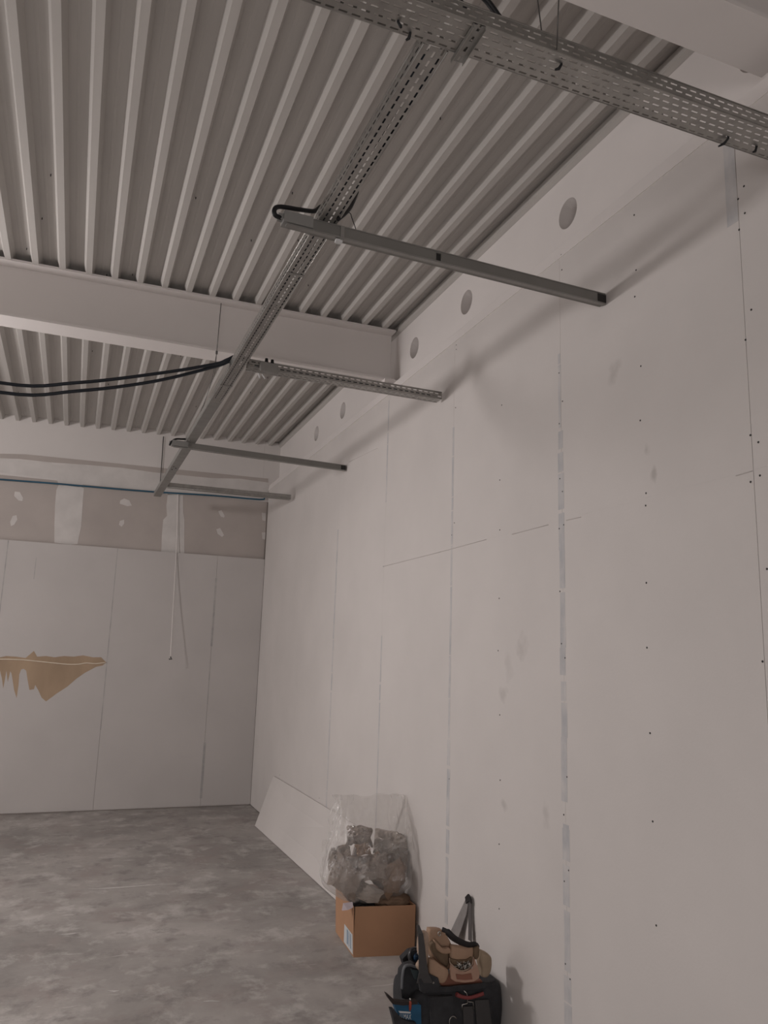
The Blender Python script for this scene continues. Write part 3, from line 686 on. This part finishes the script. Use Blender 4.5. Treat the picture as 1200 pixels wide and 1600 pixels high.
# ------------------------------------------------------------------ clear plastic bag on the box
def plastic_bag():
    t = thing('plastic_bag', 'clear plastic bag stuffed with brown paper standing on the cardboard box', 'bag', (1.98, 5.1, .29))
    NT, NV = 96, 60; vs_ = []
    for j in range(NV+1):
        v = j/NV
        z = .292+.63*v
        if v < .5: rx = .17+.125*math.sin(min(1, v/.22)*math.pi/2); ry = .13+.085*math.sin(min(1, v/.22)*math.pi/2)
        else:
            s_ = (v-.5)/.5; rx = .295-.055*s_**.8; ry = .215*(1-s_**1.6)+.018
        for i in range(NT):
            th = 2*math.pi*i/NT; c_, s2 = math.cos(th), math.sin(th)
            x = abs(c_)**.8*math.copysign(1, c_)*rx; y = abs(s2)**.8*math.copysign(1, s2)*ry
            p = Vector((x, y, z*1.0))
            q_ = Vector((c_*1.6, s2*1.6, v*1.7))
            amp = .03+.018*v
            f = (abs(noise.noise(q_*1.3+Vector((4, 1, 2))))*2-.5)*amp+noise.noise(q_*3.1)*.014+(abs(noise.noise(q_*6+Vector((7, 0, 0)))))*.012
            f += .012*v*math.sin(th*11+3*noise.noise(q_*2))
            p.x += c_*f; p.y += s2*f
            zt = .03*noise.noise(Vector((x*6, 3.3, 0)))+.006*math.sin(x*38)
            p.z += zt*max(0, (v-.6)/.4)
            p += Vector((1.955, 5.1, 0)); p.x = min(p.x, XW-.004-.002*noise.noise(q_*5))
            vs_.append(p)
    fs = [(j*NT+i, j*NT+(i+1) % NT, (j+1)*NT+(i+1) % NT, (j+1)*NT+i) for j in range(NV) for i in range(NT)]
    m = MB(); m.add(vs_, fs, True); m.f.append(tuple(range(NT))); m.sm.append(False)
    m.build('film', M['film'], t)
    # loose corner of film at the left and a stiff fold at the right
    P = [at(503, 1312, 1, 5.1), at(524, 1310, 1, 5.1), at(528, 1338, 1, 5.1), at(520, 1352, 1, 5.1), at(502, 1362, 1, 5.1)]
    m = MB(); n = 7; vv = []
    for a_ in range(n):
        for b_ in range(n):
            u, v = a_/(n-1), b_/(n-1)
            p = (P[0]*(1-u)+P[1]*u)*(1-v)+(P[4]*(1-u)+P[2]*u)*v
            p.y += .03*noise.noise(Vector((u*5, v*5, 1)))-.02*u; vv.append(p)
    m.add(vv, [(a_*n+b_, a_*n+b_+1, (a_+1)*n+b_+1, (a_+1)*n+b_) for a_ in range(n-1) for b_ in range(n-1)], True)
    m.build('film_corner', M['film'], t)
    return t
plastic_bag()

# ------------------------------------------------------------------ tool bag on the floor
tb = thing('tool_bag', 'charcoal tool bag on the floor against the right wall, bottom right', 'bag', (1.96, 3.850, 0))
def soft_box(x0, x1, y0, y1, z0, z1, e=.28, nu=40, nv=14, amp=.008, seed=0, taper=.0):
    m = MB(); vs_ = []; cx_, cy_ = (x0+x1)/2, (y0+y1)/2; rx, ry = (x1-x0)/2, (y1-y0)/2
    for j in range(nv+1):
        v = j/nv; z = z0+(z1-z0)*v
        k = (1-abs(2*v-1)**8*.12)*(1-taper*v)
        for i in range(nu):
            th = 2*math.pi*i/nu; c_, s_ = math.cos(th), math.sin(th)
            x = cx_+rx*k*math.copysign(abs(c_)**e, c_); y = cy_+ry*k*math.copysign(abs(s_)**e, s_)
            d = amp*noise.noise(Vector((x*9+seed, y*9, z*9)))
            vs_.append((x+c_*d, y+s_*d, z+d*.5))
    m.add(vs_, [(j*nu+i, j*nu+(i+1) % nu, (j+1)*nu+(i+1) % nu, (j+1)*nu+i) for j in range(nv) for i in range(nu)], True)
    m.f += [tuple(reversed(range(nu))), tuple(nv*nu+i for i in range(nu))]; m.sm += [False, False]
    return m
soft_box(1.69, 2.195, 3.736, 4.04, .002, .245, seed=2).build('body', M['fabric'], tb)
# stiff rim band, front pocket, webbing, buckle
def front(pts, Y, th, name, mt, par=tb):
    return MB().prism([at(x, y, 1, Y) for x, y in pts], (0, -1, 0), th).build(name, mt, par)
front([(658, 1542), (700, 1541), (740, 1537), (766, 1534), (768, 1541), (740, 1546), (700, 1549), (660, 1551)], 3.734, .006, 'rim_band', M['fabric'])
front([(668, 1556), (705, 1554), (707, 1604), (672, 1606)], 3.734, .018, 'front_pocket', M['fabric'])
front([(741, 1562), (762, 1561), (769, 1612), (745, 1614)], 3.734, .008, 'webbing_strap', M['fabric2'])
front([(722, 1572), (738, 1571), (739, 1600), (723, 1602)], 3.734, .010, 'buckle_strap', M['fabric2'])
W_ = [at(x, y, 1, 3.718) for x, y in ((722, 1578), (722, 1570), (730, 1568), (731, 1565), (739, 1566), (740, 1577))]
MB().tube(W_, .0024, 6).build('buckle_loop', M['metal'], tb)
MB().tube([at(x, y, 1, 3.712) for x, y in ((725, 1548), (729, 1552), (731, 1560), (730, 1567))], .0022, 6).build('hook_wire', M['metal'], tb)
MB().tube(smooth_path([at(x, y, 1, 3.710) for x, y in ((713, 1553.5), (720, 1557), (732, 1559), (745, 1556), (755, 1552.5))], 4), [.010]*4+[.0085]*8+[.009]*4+[.010], 10).build('red_handle', M['red'], tb)
MB().tube([at(708+6*math.cos(t), 1597+9*math.sin(t), 1, 3.712) for t in [math.pi*(.9+k*.1) for k in range(10)]], .002, 6).build('ring', M['metal'], tb)
# raised mouth of the bag at the left with its stiffened flaps
P = [(620, 1531), (622, 1512), (630, 1503), (641, 1500), (652, 1508), (662, 1530), (660, 1552), (640, 1560), (622, 1553)]
front(P, 3.840, .05, 'side_flap', M['fabric'])
MB().tube(smooth_path([at(x, y, 1, 3.775) for x, y in ((628, 1545), (629, 1525), (632, 1511), (640, 1508), (650, 1511))], 4), .006, 8, flat=(1, 1.6)).build('mouth_piping', mat('clear_grey_piping', (.12, .125, .135), .3), tb)
front([(641, 1513), (657, 1517), (656, 1530), (646, 1528)], 3.780, .012, 'inner_pocket', mat('teal_lining', (.05, .065, .07), .5))
front([(624, 1494), (636, 1482), (652, 1478), (655, 1510), (640, 1512), (628, 1506)], 3.950, .04, 'rear_flap', M['fabric'])
# carry handle strap folded over the tan belt
cl = [(653, 1445.5), (657, 1459), (659, 1480), (660, 1500), (662, 1520), (664, 1536)]
hp = [at(x, y, 1, Y) for (x, y), Y in zip(cl, (3.750, 3.715, 3.705, 3.700, 3.695, 3.700))]
hw = [.006, .012, .015, .018, .022, .038]
MB().ribbon(hp, [Vector((w_, -w_*.25, 0)) for w_ in hw], [Vector((-.2, -1, .1))]*6, .007).build('handle_strap', M['fabric2'], tb)
front([(652, 1528), (668, 1520), (682, 1526), (685, 1538), (676, 1545), (655, 1547)], 3.718, .02, 'handle_anchor', M['fabric'])
pr_ = at(676.5, 1535, 1, 3.695); MB().tube([pr_, pr_+Vector((0, -.008, 0))], [.0055, .0035], 10).build('rivet', M['metal'], tb)
# shoulder strap looped up on a wall screw
ap = [at(708, 1466, 0, 2.17), at(716, 1446, 0, 2.185), at(724, 1426, 0, 2.195), at(731, 1404, 0, 2.199)]
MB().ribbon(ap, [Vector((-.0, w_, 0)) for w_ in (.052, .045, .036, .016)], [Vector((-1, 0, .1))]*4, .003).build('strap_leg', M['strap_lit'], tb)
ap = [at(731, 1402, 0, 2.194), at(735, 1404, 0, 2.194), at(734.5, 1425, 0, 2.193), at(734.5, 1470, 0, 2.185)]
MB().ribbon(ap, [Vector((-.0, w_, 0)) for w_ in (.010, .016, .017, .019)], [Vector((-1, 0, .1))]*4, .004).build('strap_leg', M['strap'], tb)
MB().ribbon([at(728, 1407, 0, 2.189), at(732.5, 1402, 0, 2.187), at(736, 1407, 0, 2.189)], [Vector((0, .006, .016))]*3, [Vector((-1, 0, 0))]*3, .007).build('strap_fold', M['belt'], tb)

# tape roll and tool seen in the bag mouth
def ring(c, R, r, axis, mt, name, label, cat):
    ax = Vector(axis).normalized(); u = ax.orthogonal().normalized(); v = ax.cross(u); m = MB(); n, k = 28, 8; vs_ = []
    for i in range(n):
        t = 2*math.pi*i/n; rd_ = u*math.cos(t)+v*math.sin(t)
        for j in range(k):
            s_ = 2*math.pi*j/k; vs_.append(Vector(c)+rd_*(R+r*math.cos(s_))+ax*r*2.2*math.sin(s_))
    m.add(vs_, [(i*k+j, i*k+(j+1) % k, ((i+1) % n)*k+(j+1) % k, ((i+1) % n)*k+j) for i in range(n) for j in range(k)], True)
    return tag(m.build(name, mt), label, cat)
ring(at(648, 1493, 1, 3.880), .033, .006, (.15, -1, .3), mat('dark_tape', (.03, .03, .034), .3), 'tape_roll', 'dark tape roll standing in the left of the tool bag behind the tan belt', 'tape')
tg = thing('hand_tool', 'dark blue tool end showing through the tape roll in the tool bag', 'tool', at(650, 1496, 1, 3.900))
MB().tube([at(650, 1500, 1, 3.910), at(651, 1495, 1, 3.890), at(652, 1491, 1, 3.880)], [.014, .016, .010], 10).build('tool_grip', M['bluetool'], tg)
MB().tube([at(652, 1491, 1, 3.880), at(653, 1488, 1, 3.870)], [.006, .005], 8).build('tool_shank', M['metal'], tg)

# blue pouch lying against the bag's left front
bp_ = thing('blue_pouch', 'blue nylon pouch with white lettering leaning on the tool bag, bottom edge', 'pouch', at(630, 1600, 1, 3.700))
YP = 3.710
front([(611, 1563), (632, 1564), (646, 1564), (653, 1566), (654, 1606), (640, 1606), (618, 1582)], YP, .035, 'pouch_body', M['bluebag'], bp_)
front([(600, 1549), (604, 1551), (614, 1560), (628, 1562), (648, 1560), (649, 1565), (626, 1567), (610, 1565), (604, 1557)], YP-.015, .03, 'pouch_flap', mat('dark_brown_trim', (.03, .022, .02), .7), bp_)
front([(607, 1573), (612, 1573), (624, 1588), (634, 1592), (646, 1594), (648, 1612), (616, 1612), (612, 1592)], YP-.03, .03, 'black_cover', M['fabric'], bp_)
front([(622.5, 1579.5), (641.5, 1581), (641.5, 1583.5), (624.5, 1582.7)], YP-.036, .001, 'printed_bar', M['white'], bp_)
cu = bpy.data.curves.new('lettering', 'FONT'); cu.body = 'U MAX'; cu.size = .045; cu.extrude = .0006
to = bpy.data.objects.new('lettering_source', cu); C.objects.link(to)
dg = bpy.context.evaluated_depsgraph_get(); me = bpy.data.meshes.new_from_object(to.evaluated_get(dg)); C.objects.unlink(to); bpy.data.objects.remove(to)
pa, pb, pd = at(625, 1592, 1, YP-.037), at(642.5, 1593, 1, YP-.037), at(625, 1584, 1, YP-.037)
xs = [v.co.x for v in me.vertices]; ys_ = [v.co.y for v in me.vertices]; x0, x1, y0, y1 = min(xs), max(xs), min(ys_), max(ys_)
for v in me.vertices:
    u, q_ = (v.co.x-x0)/(x1-x0), (v.co.y-y0)/(y1-y0); z = v.co.z
    v.co = pa+(pb-pa)*u+(pd-pa)*q_+Vector((0, -z, 0))
me.materials.append(M['white']); lt = bpy.data.objects.new('lettering', me); C.objects.link(lt); lt.parent = bp_; lt.matrix_parent_inverse = Matrix.Translation(-bp_.location)
og = thing('screwdriver', 'small orange-red handled screwdriver tucked in the blue pouch', 'screwdriver', at(641, 1572, 1, 3.685))
MB().tube([at(640.5, 1579, 1, 3.665), at(640.8, 1574, 1, 3.665), at(641, 1567, 1, 3.665), at(641, 1563.5, 1, 3.665)], [.004, .0065, .0065, .004], 10).build('grip', M['orange'], og)
MB().tube([at(641, 1563.5, 1, 3.665), at(640.8, 1559.5, 1, 3.665)], [.0045, .004], 8).build('ferrule', M['metal'], og)

# ------------------------------------------------------------------ tan tool belt draped over the tool bag
be = thing('tool_belt', 'tan leather tool belt with pouches draped over the charcoal tool bag', 'tool belt', (1.98, 3.800, .2))
def pouch(name, outline, Y, depth, mt, rings=6, back=.012, lean=0., amp=.004, seed=0, par=be):
    P = [at(x, y, 1, Y) for x, y in outline]
    P = smooth_path(P+[P[0]], 4)[:-1]
    c = sum(P, Vector())/len(P); n = len(P); m = MB(); vs_ = []
    prof = [(1, -back), (1, .1), (.985, .5), (.94, .8), (.8, .93), (.5, 1.), (.15, 1.0)]
    for s_, d in prof:
        for p in P:
            q_ = c+(p-c)*s_; dd = -d if d < 0 else 0
            y = (back if d < 0 else -depth*d)
            v = Vector((q_.x, q_.y+y-lean*(q_.z-c.z), q_.z))
            v += Vector((0, amp*noise.noise(q_*28+Vector((seed, 0, 0))), 0)); vs_.append(v)
    m.add(vs_, [(j*n+i, j*n+(i+1) % n, (j+1)*n+(i+1) % n, (j+1)*n+i) for j in range(len(prof)-1) for i in range(n)], True)
    m.f += [tuple(reversed(range(n))), tuple((len(prof)-1)*n+i for i in range(n))]; m.sm += [False, True]
    return m.build(name, mt, par)
pouch('left_pouch', [(657, 1455), (653, 1470), (652.5, 1485), (656, 1498), (651, 1508), (653, 1515), (662, 1518), (667, 1500), (668, 1475), (667, 1456)], 3.750, .022, M['leather_pale'], seed=1)
pouch('back_panel', [(668, 1449), (688, 1451), (697, 1462), (703, 1475), (703, 1495), (700, 1512), (686, 1510), (672, 1495), (667, 1470)], 3.805, .03, M['leather'], seed=2)
pouch('fold', [(676, 1470), (684, 1484), (697, 1486), (700, 1495), (697, 1510), (684, 1500), (675, 1488), (671, 1476)], 3.765, .018, M['leather_dark'], seed=3)
pouch('fold', [(678, 1468), (690, 1480), (701, 1480), (702, 1488), (690, 1489), (680, 1481)], 3.755, .018, M['leather'], seed=13)
pouch('front_pouch', [(669, 1497), (677, 1498), (687, 1506), (698, 1513), (699, 1522), (694, 1532), (686, 1535), (676, 1530), (669, 1519)], 3.735, .024, M['leather'], seed=4)
pouch('main_pouch_back', [(704, 1476), (722, 1478), (738, 1479), (739, 1492), (741, 1510), (735, 1526), (712, 1526), (704, 1512), (702, 1492)], 3.760, .016, M['leather'], seed=5)
pouch('pocket_mouth', [(703, 1497), (712, 1499), (728, 1499), (737, 1495), (739, 1508), (732, 1518), (714, 1518), (704, 1510)], 3.740, .008, M['leather_dark'], seed=6)
# pocket front: crescent with the scooped opening
outer = [(703, 1505), (702, 1520), (703, 1528), (710, 1532), (724, 1533.5), (738, 1532), (746, 1527), (747.5, 1520), (744, 1508), (739.5, 1496)]
inner = [(739, 1498), (738, 1506), (733, 1513), (725, 1516.5), (717, 1515.5), (709, 1510)]
def crescent():
    po = [at(x, y, 1, 3.725) for x, y in outer+inner]; c = at(724, 1524, 1, 3.725)
    m = MB().prism(po, (0, -1, 0), .014); return m.build('pocket_front', mat('pinkish_tan_leather', (.40, .25, .185), .65, var=.1, scale=16), be)
crescent()
MB().tube(smooth_path([at(x, y, 1, 3.710) for x, y in [(740, 1495)]+inner+[(703, 1504), (702.5, 1497)]], 3), .0028, 6).build('pocket_hem', M['leather_pale'], be)
front([(712, 1521.5), (722, 1523), (736, 1520.5), (738, 1530), (726, 1531), (714, 1530)], 3.710, .003, 'brown_patch', M['patch'], be)
pouch('right_pouch', [(747, 1483), (754, 1485), (763, 1491), (764.5, 1503), (762, 1517), (757, 1525), (749, 1523), (748, 1510), (745, 1497)], 3.780, .035, mat('khaki_suede', (.31, .235, .165), .75, var=.15, scale=18), seed=7)
pouch('side_loop', [(739, 1480), (747, 1478), (747.5, 1490), (745, 1497), (739, 1497)], 3.750, .012, M['leather_dark'], seed=8)
pouch('lower_band', [(697, 1518), (702, 1522), (704, 1531), (722, 1536), (742, 1534), (751, 1530), (751, 1537), (725, 1541), (692, 1541), (688, 1534)], 3.770, .012, M['patch'], seed=9)
bp2 = smooth_path([at(x, y, 1, Y) for (x, y), Y in zip([(691, 1452), (699, 1456), (708, 1465), (720, 1472), (732, 1476), (743, 1475.5), (747, 1481)], (3.770, 3.750, 3.740, 3.735, 3.735, 3.750, 3.780))], 5)
MB().tube(bp2, [.012]*5+[.017]*12+[.016]*8+[.011]*5+[.006], 10, flat=(1, .55)).build('padded_belt', M['belt'], be)
pg = at(686.5, 1459, 1, 3.770); MB().tube([pg+Vector((.008*math.cos(t), 0, .010*math.sin(t))) for t in [k*math.pi/5 for k in range(11)]], .0025, 6).build('eyelet', M['metal'], be)
m = MB(); rnd = random.Random(5)
for k in range(42):
    c_ = at(rnd.uniform(714, 735), rnd.uniform(1505, 1513), 1, 3.718); d = Vector((rnd.uniform(-1, 1), rnd.uniform(-.5, .5), rnd.uniform(-1, 1))).normalized()*.012
    m.tube([c_-d, c_+d*.8, c_+d*.82, c_+d], [.0022, .0022, .005, .005], 6)
o = stuff(m.build('loose_screws', M['metal'], be))

# repeats share a group
GROUPS = {'steel_beam': 'white steel beams under the deck', 'cable_tray': 'perforated steel cable trays under the deck',
          'batten_light': 'grey batten lights under the long tray', 'supply_cable': 'thick dark cables sagging to the tray',
          'power_cable': 'short black cables at the lights', 'tray_cable': 'dark cables lying in the trays', 'suspension_wire': 'thin wires holding the trays'}
for o in C.objects:
    k = o.name.split('.')[0]
    if o.parent is None and k in GROUPS and not o.get('group'): o['group'] = GROUPS[k]
